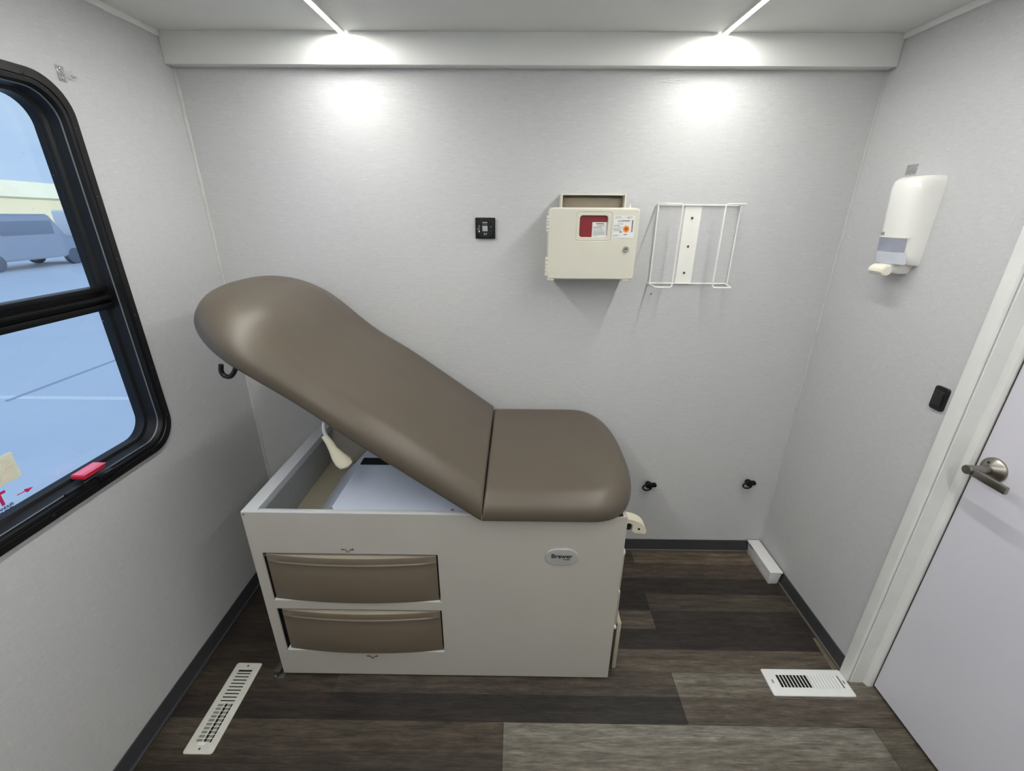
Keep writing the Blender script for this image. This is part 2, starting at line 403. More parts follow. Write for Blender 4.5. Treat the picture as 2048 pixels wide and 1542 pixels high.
# jamb/casing profile in plan (x, y), swept up; near (camera) side mirrored for the far jamb
prof = [(XR-.0075, 1.100), (XR-.0085, 1.096), (XR-.0085, 1.0665), (XR-.006, 1.0645), (XR+.002, 1.064), (XR+.004, 1.0605), (XR+.010, 1.0605), (XR+.048, 1.0605), (XR+.051, 1.056), (XR+.053, 1.049), (XR+.056, 1.0465), (XR+.068, 1.0465), (XR+.070, 1.0485), (XR+.075, 1.0485), (XR+.075, 1.0635), (XR, 1.0635), (XR, 1.100)]
def sweep(pr, z0, z1):
    v0 = [bm.verts.new((a, b, z0)) for a, b in pr]; v1 = [bm.verts.new((a, b, z1)) for a, b in pr]; n = len(pr)
    for k in range(n): bm.faces.new((v0[k], v0[(k+1) % n], v1[(k+1) % n], v1[k]))
    bm.faces.new(v0); bm.faces.new(v1[::-1])
sweep(prof, 0, DZ+.037)
mid = (DY0+DY1)/2
sweep([(a, 2*mid-b) for a, b in prof][::-1], 0, DZ+.037)
box(bm, XR-.0085, XR, DY0, DY1, DZ, DZ+.037, .001); box(bm, XR, XR+.07, DY0, DY1, DZ-.015, DZ-.001)
bmesh.ops.recalc_face_normals(bm, faces=bm.faces)
struct(obj('trim_7', bm, M_trim, smooth=True))
d_ = nb(); box(d_, XR+.071, XR+.106, DY0+.015, 1.0435, .012, DZ-.016, .0015)
door = struct(obj('door_1', d_, M_door)); door['_o'] = (0, 0, 0)
bm = nb(); box(bm, XR+.0725, XR+.080, 1.0436, 1.0470, .012, DZ-.016); obj('door_gap_shade', bm, simple('brown_grey_gap_shade', (70, 62, 58), .8), door)  # dark strip that paints the shade in the gap beside the door
HX, HY, HZ = XR+.071, 1.000, .916
bm = nb(); lathe(bm, (HX, HY, HZ), (-1, 0, 0), [(0, .033), (.003, .033), (.006, .031), (.015, .0165), (.017, .0145), (.0185, .012)], 48)
rose = obj('rosette', bm, M_satin, door, smooth=True, angle=35); rose['label'] = 'round satin nickel rosette'
bm = nb(); lathe(bm, (HX-.012, HY+.008, HZ+.017), (-1, 0, .45), [(0, .0028), (.0035, .0028), (.0042, .002)], 12); obj('set_screw', bm, M_dark, rose, smooth=True)
bm = nb(); lathe(bm, (HX-.016, HY, HZ), (-1, 0, 0), [(0, .0105), (.042, .0105), (.044, .0125), (.056, .0125), (.058, .0115), (.0585, .006)], 32)
# flat lever running back towards the hinge side
tip = Vector((HX-.060, HY-.103, HZ-.004))
P0 = Vector((HX-.060, HY-.004, HZ))
bx = nb(); box(bx, HX-.070, HX-.060, HY-.096, HY, HZ-.011, HZ+.009, .002)
me_ = bpy.data.meshes.new('t'); bx.to_mesh(me_); bx.free(); bm.from_mesh(me_)
obj('lever', bm, M_satin, door, smooth=True)['label'] = 'flat satin nickel lever'

# ---------------------------------------------------------------- window
def wring(ins, dx, r=None):
    r = max(.09-ins*.55, .03) if r is None else r
    return [(XL+dx, a, b) for a, b in rrect(WY0+ins, WY1-ins, WZ0+ins, WZ1-ins, r, 10)]
bm = nb()
loft(bm, [wring(0, .0), wring(0, .005), wring(.002, .008), wring(.020, .009), wring(.0215, .006), wring(.0235, .006), wring(.025, .0085), wring(.032, .0075), wring(.034, .000), wring(.036, -.004), wring(.038, -.004), wring(.040, -.020), wring(.043, -.030), wring(.050, -.034), wring(.052, -.060), wring(.028, -.072)], False, False)
bmesh.ops.recalc_face_normals(bm, faces=bm.faces)
win = struct(obj('window_1', bm, M_blackmetal, smooth=True, angle=30)); win['_o'] = (0, 0, 0)
bm = nb(); loft(bm, [wring(.0365, -.0030), wring(.0380, -.0015), wring(.0395, -.0045)], False, False); bmesh.ops.recalc_face_normals(bm, faces=bm.faces)
obj('glazing_bead', bm, simple('grey_rubber_bead', (96, 104, 112), .35), win, smooth=True)
RZ0, RZ1 = 1.276, 1.338
bm = nb()
gy0, gy1 = WY0+.045, WY1-.045
box(bm, XL-.055, XL-.018, gy0, gy1, RZ0, RZ0+.016, .0015); box(bm, XL-.060, XL-.026, gy0, gy1, RZ0+.016, RZ0+.026, .001)
box(bm, XL-.055, XL-.014, gy0, gy1, RZ0+.026, RZ0+.036, .0015); box(bm, XL-.060, XL-.030, gy0, gy1, RZ0+.036, RZ0+.048, .001); box(bm, XL-.055, XL-.022, gy0, gy1, RZ0+.048, RZ1, .0015)
obj('meeting_rail', bm, M_blackmetal2, win, smooth=True)
# sash borders
bm = nb()
def sash(z0, z1, x0, x1, w_, rt, rb):
    o = []; i = []
    for a, b in rrect(WY0+.045, WY1-.045, z0, z1, .02, 8): o.append((a, b))
    i = rrect(WY0+.045+w_, WY1-.045-w_, z0+w_, z1-w_, .02, 8)
    if rt or rb:
        def rr(a0, a1, b0, b1):
            out = []
            for cx, cz, s in ((1, 1, 0), (0, 1, 90), (0, 0, 180), (1, 0, 270)):
                r = rt if cz else rb; px = a1-r if cx else a0+r; pz = b1-r if cz else b0+r
                for k in range(9):
                    t = math.radians(s+90*k/8); out.append((px+r*math.cos(t), pz+r*math.sin(t)))
            return out
        i = rr(WY0+.045+w_, WY1-.045-w_, z0+w_, z1-w_)
    f = lambda P, x: [(x, a, b) for a, b in P]
    loft(bm, [f(o, x0), f(o, x1), f([( (a1+a2)/2, (b1+b2)/2) for (a1, b1), (a2, b2) in zip(o, i)], x1+.002), f(i, x1), f(i, x0)], False, False)
sash(RZ1-.012, WZ1-.040, XL-.058, XL-.044, .008, .060, .006); sash(WZ0+.045, RZ0+.010, XL-.050, XL-.036, .006, .006, .050)
bmesh.ops.recalc_face_normals(bm, faces=bm.faces); obj('sash', bm, M_blackmetal2, win, smooth=True)
bm = nb(); box(bm, XL-.053, XL-.050, WY0+.05, WY1-.05, RZ1-.01, WZ1-.045); obj('upper_pane', bm, M_glass, win)
bm = nb(); box(bm, XL-.045, XL-.042, WY0+.05, WY1-.05, WZ0+.05, RZ0+.008); obj('lower_pane', bm, M_glass, win)
for (yy, zz) in ((1.256,1.725),(1.256,1.566),(1.256,1.406),(1.256,1.247),(1.256,1.087),(1.256,.926),(1.168,.847),(1.01,.847),(.858,.847),(.70,.847),(.54,.847),(1.165,1.822),(.95,1.822),(.7,1.822)):
    bm = nb(); lathe(bm, (XL+.0085, yy, zz), (1, 0, 0), [(0, .0042), (.0012, .0040), (.0022, .0025), (.0024, .001)], 12); obj('frame_screw', bm, M_blackpl, win, smooth=True)
GX = XL-.0415
# emergency exit marks on the lower pane
bm = nb(); box(bm, GX, GX+.0006, .62, .872, .951, 1.016); st = obj('instruction_sticker', bm, M_sticker, win); st['label'] = 'cream instruction sticker with a pinkish line drawing'
bm = nb()
for pts in ([(.828,.962),(.836,.985),(.832,1.0),(.842,1.006)], [(.815,.968),(.833,.972),(.850,.988),(.860,.996)], [(.842,1.001),(.858,1.006)], [(.846,.984),(.862,.990)], [(.79,.975),(.81,.995),(.832,1.0)], [(.79,.958),(.82,.957),(.846,.964),(.860,.974)], [(.838,.966),(.858,.978)]):
    tube(bm, [(GX+.0008, a, b) for a, b in pts], .00055, 5)
obj('line_drawing', bm, M_pinkink, st)
T = text('exit_lettering', 'EXIT', .044, (GX+.0003, .738, .909), R_left, M_crimson, win, .0002, .0012); T['label'] = 'crimson EXIT lettering'
bm = nb()
tube(bm, [(GX+.0006, .846, .9135), (GX+.0006, .868, .9125)], .0011, 6); tube(bm, [(GX+.0006, .866, .9125), (GX+.0006, .882, .9125)], [.0048, .0002], 8)
obj('exit_arrow', bm, M_crimson, win)
text('small_lettering', 'PULL RED HANDLES\n  PUSH GLASS OUT', .0085, (GX+.0003, .757, .8985), R_left, M_navy, win, .0002, .0003)
# red release tab on the sill of the frame
bm = nb(); box(bm, XL-.028, XL+.008, .955, 1.018, .883, .894, .002); t_ = obj('red_release_tab', bm, M_redtab, win, smooth=True)
bm = nb(); box(bm, XL-.026, XL+.010, .957, 1.020, .8941, .8956); lb = obj('tab_label', bm, M_pinktab, t_)
bm = nb(); box(bm, XL-.022, XL-.001, .957, 1.018, .8957, .8960); box(bm, XL-.012, XL-.0105, .96, 1.015, .8957, .8961); obj('tab_print', bm, simple('rose_print', (228, 120, 150), .5), t_)
bm = nb(); box(bm, XL+.003, XL+.018, .985, 1.03, .858, .872, .002); box(bm, XL+.002, XL+.012, .90, .95, .872, .878, .001)
obj('latch_bracket', bm, M_blackmetal, win, smooth=True)

# ================================================================= CEILING LIGHT STRIPS
def strip(label, x0, x1):
    t = thing('led_light_strip', label, 'ceiling light', ((x0+x1)/2, (YB+D)/2, ZC-.009), 'LED strips along the ceiling')
    bm = nb(); w = .0090
    yA, yB = D-.042, YB+.10
    # thin aluminium channel, slightly wider than the diffuser
    def qu(xa, xb, za, zb):
        vs = [bm.verts.new(q) for q in ((x0+xa, yA, za), (x0+xb, yA, za), (x1+xb, yB, za), (x1+xa, yB, za), (x0+xa, yA, zb), (x0+xb, yA, zb), (x1+xb, yB, zb), (x1+xa, yB, zb))]
        for q in ((0,3,2,1),(4,5,6,7),(0,1,5,4),(1,2,6,5),(2,3,7,6),(3,0,4,7)): bm.faces.new([vs[i] for i in q])
    qu(-w, -w+.0016, ZC-.0090, ZC); qu(w-.0016, w, ZC-.0090, ZC); qu(-w+.0016, w-.0016, ZC-.003, ZC)
    obj('channel', bm, M_wire, t)
    bm = nb(); qu(-w+.0018, w-.0018, ZC-.0094, ZC-.0035)
    obj('diffuser', bm, M_led, t)
strip('left of the two glowing white LED strips running along the ceiling', -.546, -.600)
strip('right of the two glowing white LED strips running along the ceiling', .630, .640)

# ================================================================= EXAM TABLE
X0, X1, Y0, Y1, ZT = -.812, .336, 1.058, 1.655, .703
tb = thing('exam_table', 'medical exam table with taupe padded top, raised backrest and grey steel cabinet base', 'exam table', (-.238, 1.356, 0))
DX0, DX1 = -.779, -.235; U0, U1, L0, L1 = .355, .553, .124, .320
bm = nb()
# front panel with two drawer openings, folded steel
t = .004
for q in ((X0, DX0, 0.010, ZT), (DX1, X1, .010, ZT), (DX0, DX1, .010, L0), (DX0, DX1, L1, U0), (DX0, DX1, U1, ZT)):
    box(bm, q[0], q[1], Y0, Y0+t, q[2], q[3])
bmesh.ops.remove_doubles(bm, verts=bm.verts, dist=1e-5)
box(bm, X0, X0+.016, Y0+t, Y1, .010, ZT); box(bm, X1-.012, X1, Y0+t, Y1, .010, ZT); box(bm, X0+.016, X1-.012, Y1-.014, Y1, .010, ZT)
cab = obj('cabinet', bm, M_enamel, tb); cab['label'] = 'light grey enamelled steel cabinet'
bm = nb(); box(bm, X0+.03, X1-.03, Y0+.03, Y1-.03, 0, .012); obj('plinth', bm, M_dark, tb)
# rim along the top of the open end
bm = nb(); box(bm, X0, -.768, Y0, Y1, ZT, ZT+.0035, .001); box(bm, -.768, -.05, Y0, Y0+.017, ZT, ZT+.0035, .001); box(bm, -.768, -.05, Y1-.03, Y1, ZT, ZT+.0035, .001)
box(bm, -.772, -.768, Y0+.017, Y1-.03, ZT-.02, ZT)
obj('rim', bm, M_rim, tb, smooth=True)
bm = nb(); box(bm, -.796, -.69, Y0+.015, Y1-.015, .525, .530); obj('trough', bm, M_trough, tb)
bm = nb(); box(bm, X0+.0165, -.790, Y0+.015, Y1-.015, .530, ZT-.001); obj('liner_wall', bm, simple('grey_liner', (176, 178, 175), .5), tb)
# sloping white pan under the backrest
bm = nb()
ya, yb = Y0+.017, 1.49
V = [(-.70, ya, .532), (-.70, yb+.02, .532), (-.555, yb, .688), (-.555, ya, .700), (-.02, ya, .700), (-.02, yb, .688)]
vs = [bm.verts.new(q) for q in V]
bm.faces.new((vs[0], vs[3], vs[2], vs[1])); bm.faces.new((vs[3], vs[4], vs[5], vs[2]))
bmesh.ops.recalc_face_normals(bm, faces=bm.faces); bmesh.ops.solidify(bm, geom=list(bm.faces), thickness=.002)
pan = obj('pan', bm, simple('window_lit_white_enamel', (222, 229, 246), .32, var=.02, nscale=6), tb); pan['label'] = 'bare white steel pan under the raised backrest'  # cool blue of the window light is mixed into the white
bm = nb(); box(bm, -.5515, -.38, 1.345, 1.385, .6905, .6965); obj('pan_slot', bm, M_dark, pan)
for (xx, yy) in ((-.553, 1.084), (-.186, 1.084)):
    bm = nb(); lathe(bm, (xx, yy, .7005), (0, 0, 1), [(0, .0058), (.001, .0056), (.0022, .004), (.0028, .001)], 16); obj('pan_screw', bm, M_screwgrey, pan, smooth=True)
bm = nb(); lathe(bm, (-.805, Y0-.0005, .697), (0, -1, 0), [(0, .003), (.001, .0025), (.0014, .001)], 10); obj('corner_rivet', bm, M_steel, tb)
# drawers
def drawer(z0, z1):
    x0, x1 = DX0+(.006 if z0 > .3 else .012), DX1-.006; n = 28
    h = z1-z0
    # profile from bottom to top: (fraction, depth offset towards the room)
    pr = [(0, -.010), (.0, -.002), (.03, 0), (.30, .000), (.50, -.0005), (.62, -.003), (.72, -.0065), (.805, -.0085), (.812, -.001), (.820, .0025), (.832, .0015), (.838, -.0010), (.945, -.0006), (.960, -.0025), (.962, -.016)]
    bm = nb(); rows = []
    for k in range(n+1):
        u = k/n; x = x0+(x1-x0)*u; bow = .017*(1-(2*u-1)**2); end = min(1, min(u, 1-u)*14)
        rows.append([bm.verts.new((x, Y0+.006-bow-(o if i < 4 or i > 11 else o*end), z0+.002+(h-.007)*f_)) for i, (f_, o) in enumerate(pr)])
    for a, b in zip(rows, rows[1:]):
        for i in range(len(pr)-1): bm.faces.new((a[i], a[i+1], b[i+1], b[i]))
    for rr, s in ((rows[0], 1), (rows[-1], -1)):
        back = [bm.verts.new((v.co.x, Y0+.021, v.co.z)) for v in (rr[0], rr[-1])]
        f_ = [back[0]]+rr+[back[1]]; bm.faces.new(f_[::s])
    dr = obj('drawer', bm, M_drawer, tb, smooth=True, angle=50)
    bm = nb(); pr2 = []
    for k in range(n+1):
        u = k/n; x = x0+(x1-x0)*u; bow = .017*(1-(2*u-1)**2); pr2.append((x, Y0+.006-bow+.002))
    z = z0+.002+(h-.007)*.962
    lo = [(a, b, z-.001) for a, b in pr2]+[(x1, Y0+.021, z-.001), (x0, Y0+.021, z-.001)]
    hi = [(a, b, z+.0015) for a, b in pr2]+[(x1, Y0+.021, z+.0015), (x0, Y0+.021, z+.0015)]
    loft(bm, [lo, hi]); bmesh.ops.recalc_face_normals(bm, faces=bm.faces); lip = obj('drawer_lip', bm, M_drawertop, dr); lip['label'] = 'top edge of the drawer front, painted pale as if lit'  # lip is paler than its drawer: light from above is painted in
    bm = nb(); box(bm, x0+.01, x1-.01, Y0+.026, Y1-.05, z0+.01, z1-.02); obj('drawer_box', bm, M_trough, dr)
drawer(U0, U1); drawer(L0, L1)
bm = nb(); box(bm, DX0-.01, DX1+.01, Y0+.022, Y0+.024, L0-.02, L1+.01); box(bm, DX0-.01, DX1+.01, Y0+.022, Y0+.024, U0-.01, U1+.02)
obj('drawer_gap_shade', bm, M_dark, tb)  # dark sheets that paint the shade in the gaps around the drawers
bm = nb(); box(bm, DX0, DX1, Y0+.002, Y0+.0215, L0-.001, L0+.0012); box(bm, DX0, DX1, Y0+.002, Y0+.0215, U0-.001, U0+.0012)
obj('opening_ledge', bm, M_rim, tb)
# broken-off latch hooks left above and below the drawers
def remnant(x, z):
    bm = nb(); y = Y0-.0022
    tube(bm, [(x-.009, y, z+.003), (x-.003, y, z+.001), (x, y-.001, z-.006), (x+.004, y-.001, z-.006), (x+.008, y, z+.001), (x+.015, y, z+.003)], .0011, 6)
    box(bm, x-.018, x-.008, Y0-.002, Y0, z+.001, z+.0035); box(bm, x+.014, x+.020, Y0-.002, Y0, z+.001, z+.0045)
    obj('latch_remnant', bm, M_steel, tb)['label'] = 'small bent dark metal latch remnant'
remnant(-.512, .568); remnant(-.488, .100)
# oval maker's badge
bm = nb()
def stadium(cx, cz, hw, hh, n=14):
    out = []
    for s, c in ((-90, hw-hh), (90, -(hw-hh))):
        for k in range(n+1):
            a = math.radians(s+180*k/n); out.append((cx+c+hh*1.15*math.cos(a), cz+hh*math.sin(a)))
    return out
bc = (.147, .5535)
slab(bm, stadium(bc[0], bc[1], .0455, .0325), onback(Y0), 0, .0055, .003)
bd = obj('badge', bm, simple('grey_metallic_badge', (188, 190, 188), .3, metal=.35), tb, smooth=True); bd['label'] = 'oval grey badge lettered Brewer'
text('badge_lettering', 'Brewer', .0215, (bc[0]-.0325, Y0-.0058, bc[1]-.002), R_back, M_inkdark, bd, .0002, .0005)
bm = nb(); box(bm, bc[0]+.008, bc[0]+.026, Y0-.0062, Y0-.0055, bc[1]-.0088, bc[1]-.0068); lathe(bm, (bc[0]+.006, Y0-.0055, bc[1]-.0068), (0, -1, 0), [(0, .0014), (.0006, .0014)], 8); obj('badge_underline', bm, M_inkdark, bd)
# foot end: two drawer fronts and the pull-out step
for z0, z1, dx in ((.405, .548, .011), (.245, .392, .013)):
    bm = nb(); box(bm, X1, X1+dx, Y0+.018, Y1-.04, z0, z1, .003); obj('end_drawer', bm, M_drawertop, tb, smooth=True)['label'] = 'olive taupe drawer front at the foot end'
bm = nb(); box(bm, X1, X1+.018, Y0+.025, Y1-.04, .018, .232, .004); stp = obj('step', bm, simple('dark_step_side', (60, 54, 48), .6), tb, smooth=True)
bm = nb(); box(bm, X1+.018, X1+.034, Y0+.028, Y1-.045, .015, .240, .005); obj('step_front', bm, M_drawertop, stp, smooth=True)
bm = nb(); box(bm, X1-.004, X1+.010, Y0+.010, Y1-.02, .552, .566, .003); box(bm, X1-.004, X1+.008, Y0+.010, Y1-.02, .394, .404, .003); box(bm, X1-.004, X1+.012, Y0+.010, Y1-.02, .233, .243, .003)
obj('end_rail', bm, M_rim, tb, smooth=True)
# stirrup cover at the foot end
bm = nb(); pts = []
yc0, yc1 = 1.165, 1.205
arc = [(X1+.002, .612)]+[(X1+.012+.088*math.sin(math.radians(a)), .560+.052*math.cos(math.radians(a))) for a in range(0, 96, 8)]
lo = [(a, .0) for a in ()]
outl = arc + [(X1+.095, .552), (X1+.060, .556), (X1+.052, .566), (X1+.052, .588), (X1+.044, .594), (X1+.002, .594)]
ra = [(a, yc0, b) for a, b in outl]; rb = [(a, yc1, b) for a, b in outl]
loft(bm, [ra, rb]); bmesh.ops.recalc_face_normals(bm, faces=bm.faces)
sc = obj('stirrup_cover', bm, M_cream, tb, smooth=True, angle=35); sc['label'] = 'cream curved stirrup end cover'
bm = nb(); lathe(bm, (X1+.074, yc0+.001, .572), (0, -1, 0), [(0, .004), (.002, .004)], 14); box(bm, X1, X1+.05, yc0+.01, yc1-.01, .560, .592); obj('stirrup_bolt', bm, M_dark, sc)
# floor bracket at the front left corner
bm = nb(); box(bm, X0-.040, X0+.004, Y0-.016, Y0+.060, 0, .003, .001); box(bm, X0-.034, X0-.012, Y0-.004, Y0+.070, .003, .020, .004); lathe(bm, (X0-.026, Y0-.010, .003), (0, 0, 1), [(0, .007), (.006, .007), (.007, .005), (.010, .003)], 6)
obj('floor_bracket', bm, M_steel, tb, smooth=True)['label'] = 'dark steel bracket bolted to the floor'

# ---- upholstery
def pad(name, L, Wd, T_, place, head, bump=None, waist=0, R=.062):
    """closed cushion; a runs from the hinge cut to the end, v across, w is thickness; place maps to the world"""
    hl, ex = head; hr = .008
    def hw(a):
        h = Wd/2
        if waist: h -= waist*math.exp(-((a-.60)/.13)**2)
        if a > L-hl: h *= max(0, 1-((a-(L-hl))/hl)**ex)**(1/ex)
        return h
    A_ = [0, .0008, .0025, .005, .008, .013]+[.02+(L-hl-.02)*k/26 for k in range(27)]+[L-hl+hl*math.sin(math.radians(90*k/34)) for k in range(1, 35)]
    Tt = [math.sin(math.pi/2*(k/24-1)) for k in range(49)]
    edge = [(a, hw(a)) for a in [L*k/60 for k in range(61)]+[L-hl+hl*math.sin(math.radians(k*1.0)) for k in range(91)]]
    edge.sort(); seg_ = list(zip(edge, edge[1:]))
    def dist(a, v):
        v = abs(v); best = 9
        for (x1, y1), (x2, y2) in seg_:
            if x1-a > best or a-x2 > best: continue
            dx, dy = x2-x1, y2-y1; l2 = dx*dx+dy*dy
            t_ = 0 if l2 < 1e-12 else max(0, min(1, ((a-x1)*dx+(v-y1)*dy)/l2))
            d = math.hypot(a-x1-dx*t_, v-y1-dy*t_)
            if d < best: best = d
        return best
    sm = lambda s: (lambda q: q*q*(3-2*q))(max(0, min(1, s)))
    bm = nb(); grid = []; z0 = .022
    for i, a in enumerate(A_):
        row = []; h = hw(a)
        for j, t_ in enumerate(Tt):
            v = h*t_; d = 0 if abs(t_) > .9999 or h < 1e-6 else dist(a, v)
            x = min(1, d/R); g = math.sqrt(max(0, 1-(1-x)**2))
            w = z0+(T_-z0)*g+.012*sm(d/.30)
            if bump: w += bump[2]*sm((a-bump[0])/bump[1])*g*sm(d/.16)-bump[3]*math.exp(-((a-bump[0]+.02)/.11)**2)*g
            if a < hr: w -= (hr-math.sqrt(max(0, hr*hr-(hr-a)**2)))*g
            row.append(bm.verts.new(place(a, v, w)))
        grid.append(row)
    for i in range(len(A_)-1):
        for j in range(len(Tt)-1): bm.faces.new((grid[i][j], grid[i][j+1], grid[i+1][j+1], grid[i+1][j]))
    # rim loop, taken down the side and tucked under
    idx = [(i, 0) for i in range(len(A_))]+[(i, len(Tt)-1) for i in range(len(A_)-2, -1, -1)]+[(0, j) for j in range(len(Tt)-2, 0, -1)]
    loop = [(A_[i], hw(A_[i])*Tt[j], grid[i][j]) for i, j in idx]; prev = [q[2] for q in loop]; n = len(prev)
    for ins, w in ((0, .012), (.0015, .006), (.005, .002), (.012, 0)):
        ring = []
        for a, v, _ in loop:
            c = (min(max(a, .12), L-.15), 0); vec = Vector((c[0]-a, c[1]-v)); l_ = max(vec.length, 1e-6)
            ring.append(bm.verts.new(place(a+vec.x/l_*ins, v+vec.y/l_*ins, w)))
        for k in range(n): bm.faces.new((prev[k], prev[(k+1) % n], ring[(k+1) % n], ring[k]))
        prev = ring
    bm.faces.new(prev)
    bmesh.ops.remove_doubles(bm, verts=bm.verts, dist=1.5e-4)
    bmesh.ops.dissolve_degenerate(bm, edges=bm.edges, dist=1e-5)
    bmesh.ops.recalc_face_normals(bm, faces=bm.faces)
    return obj(name, bm, M_vinyl, tb, smooth=True, angle=65)
TH = math.radians(37.0); OY = 1.349; OX, OZ = -.094, .707
U = Vector((-math.cos(TH), 0, math.sin(TH))); N_ = Vector((math.sin(TH), 0, math.cos(TH)))
def pl_back(a, v, w):
    s = max(0, 1-a/.25); q = Vector((OX-.001, OY, OZ)) + U*(a+.62*w*s) + Vector((0, v, 0)) + N_*w; return q
def pl_seat(a, v, w):
    s = max(0, 1-a/.3); return Vector((OX+.001+a+.10*w*s, OY, OZ+w)) + Vector((0, v, 0))
bp = pad('backrest_cushion', .990, .655, .076, pl_back, (.26, 2.5), (.62, .22, .027, .008), .010); bp['label'] = 'raised taupe vinyl backrest cushion with a rounded head end'
sp2 = pad('seat_cushion', .476, .655, .078, pl_seat, (.17, 2.6)); sp2['label'] = 'flat taupe vinyl seat cushion'
bm = nb()
outl = [(a, v) for a, v in [(.02, -.27), (.70, -.27)]+[(.70+.22*math.cos(math.radians(t)), .27*math.sin(math.radians(t))) for t in range(-80, 81, 16)]+[(.70, .27), (.02, .27)]]
loft(bm, [[pl_back(a, v, -.001) for a, v in outl], [pl_back(a, v, -.014) for a, v in outl]]); bmesh.ops.recalc_face_normals(bm, faces=bm.faces)
obj('backrest_board', bm, M_blackpl, tb)
# paper roll hooks under the head end
for v in (-.30, .30):
    bm = nb(); y = OY+v*.98
    b0 = pl_back(.800, 0, -.002); pts = [Vector((b0.x+.028, y, b0.z-.006)), Vector((b0.x+.008, y, b0.z-.040)), Vector((b0.x-.004, y, b0.z-.052)), Vector((b0.x-.020, y, b0.z-.049)), Vector((b0.x-.025, y, b0.z-.036)), Vector((b0.x-.020, y, b0.z-.018))]
    tube(bm, bend(pts, .01), .0062, 12); obj('paper_roll_hook', bm, M_blackpl, tb, smooth=True)
# backrest release lever
bm = nb(); y = 1.15
tube(bm, bend([(-.490, y+.06, .985), (-.560, y+.05, .980), (-.572, y+.01, .945), (-.562, y, .905)], .02), .0062, 10)
rod = obj('release_rod', bm, M_rim, tb, smooth=True)
bm = nb(); pts = [(-.568, y, .915), (-.556, y, .893), (-.548, y, .870), (-.536, y, .845), (-.523, y, .826), (-.516, y, .813), (-.512, y, .806)]
tube(bm, pts, [.0105, .0125, .0145, .0225, .0280, .0235, .006], 16)
for v_ in bm.verts: v_.co.y = y+(v_.co.y-y)*.6
obj('release_handle', bm, simple('pale_cream_handle', (238, 232, 208), .4), tb, smooth=True)['label'] = 'cream paddle handle that releases the backrest'
bm = nb(); box(bm, -.545, -.50, y+.045, y+.10, .93, .985, .004); obj('ratchet_bracket', bm, M_steel, tb, smooth=True)
bm = nb(); tube(bm, [(-.33, 1.40, .69), (-.37, 1.40, .885)], .011, 12); tube(bm, [(-.33, 1.36, .692), (-.33, 1.44, .692)], .012, 12); obj('support_strut', bm, M_steel, tb, smooth=True)

# ================================================================= SHARPS CABINET
CY = 1.565
sh = thing('sharps_cabinet', 'beige wall-mounted sharps disposal cabinet with dark red window and orange biohazard label', 'sharps container', (.256, D, 1.43))
cx0, cx1, cz0, cz1 = .106, .408, 1.318, 1.549
bm = nb(); slab(bm, rrect(cx0+.006, cx1-.004, cz0-.002, cz1+.002, .012), onback(D), 0, D-CY-.016, .002); obj('body', bm, M_sharps, sh, smooth=True)
bm = nb()
# door: rounded slab with a window opening
wx0, wx1, wz0, wz1 = .211, .304, 1.458, 1.526
O = rrect(cx0, cx1, cz0, cz1, .010, 7); I = rrect(wx0, wx1, wz0, wz1, .010, 7)
f0 = onback(CY)
def sc_(P, k):
    ca = (cx0+cx1)/2; cb = (cz0+cz1)/2; return [(ca+(a-ca)*(1-k/.15), cb+(b-cb)*(1-k/.115)) for a, b in P]
R2 = rrect(.197, .318, 1.444, 1.539, .010, 7); R3 = rrect(.1985, .3165, 1.4455, 1.5375, .009, 7)
rings = [[f0(a, b, -.014) for a, b in O], [f0(a, b, -.004) for a, b in O], [f0(a, b, -.001) for a, b in sc_(O, .0014)], [f0(a, b, 0) for a, b in sc_(O, .004)],
         [f0(a, b, 0) for a, b in R2], [f0(a, b, -.0018) for a, b in R3], [f0(a, b, -.0005) for a, b in rrect(.2005, .3145, 1.4475, 1.5355, .009, 7)], [f0(a, b, -.0008) for a, b in rrect(wx0-.001, wx1+.001, wz0-.001, wz1+.001, .010, 7)], [f0(a, b, -.012) for a, b in I]]
loft(bm, rings, False, False); bmesh.ops.recalc_face_normals(bm, faces=bm.faces)
dr = obj('front_door', bm, M_sharps, sh, smooth=True, angle=9)
bm = nb(); slab(bm, rrect(wx0-.004, wx1+.004, wz0-.004, wz1+.004, .008), onback(CY+.013), -.002, .003, .0); rc_ = obj('red_container', bm, M_red, sh); rc_['label'] = 'dark red container seen through the window'
bm = nb(); box(bm, .254, .3035, CY+.0088, CY+.0098, 1.458, 1.5055); lab = obj('container_label', bm, M_paper, rc_)
bm = nb(); rng = random.Random(5)
yy = CY+.0082
box(bm, .266, .292, yy, yy+.0004, 1.499, 1.5022); box(bm, .270, .294, yy, yy+.0004, 1.4935, 1.495); box(bm, .257, .286, yy, yy+.0004, 1.4885, 1.4905)
for z in (1.4845, 1.4795, 1.4755, 1.472, 1.4685, 1.4655, 1.462):
    box(bm, .257, rng.uniform(.275, .300), yy, yy+.0004, z, z+.0009)
obj('label_print', bm, M_ink, lab)
bm = nb(); box(bm, .323, .3935, CY-.0006, CY, 1.4565, 1.5265); lab = obj('hazard_label', bm, M_paper, sh); lab['label'] = 'white hazard label with an orange round symbol'
bm = nb(); yy = CY-.0010
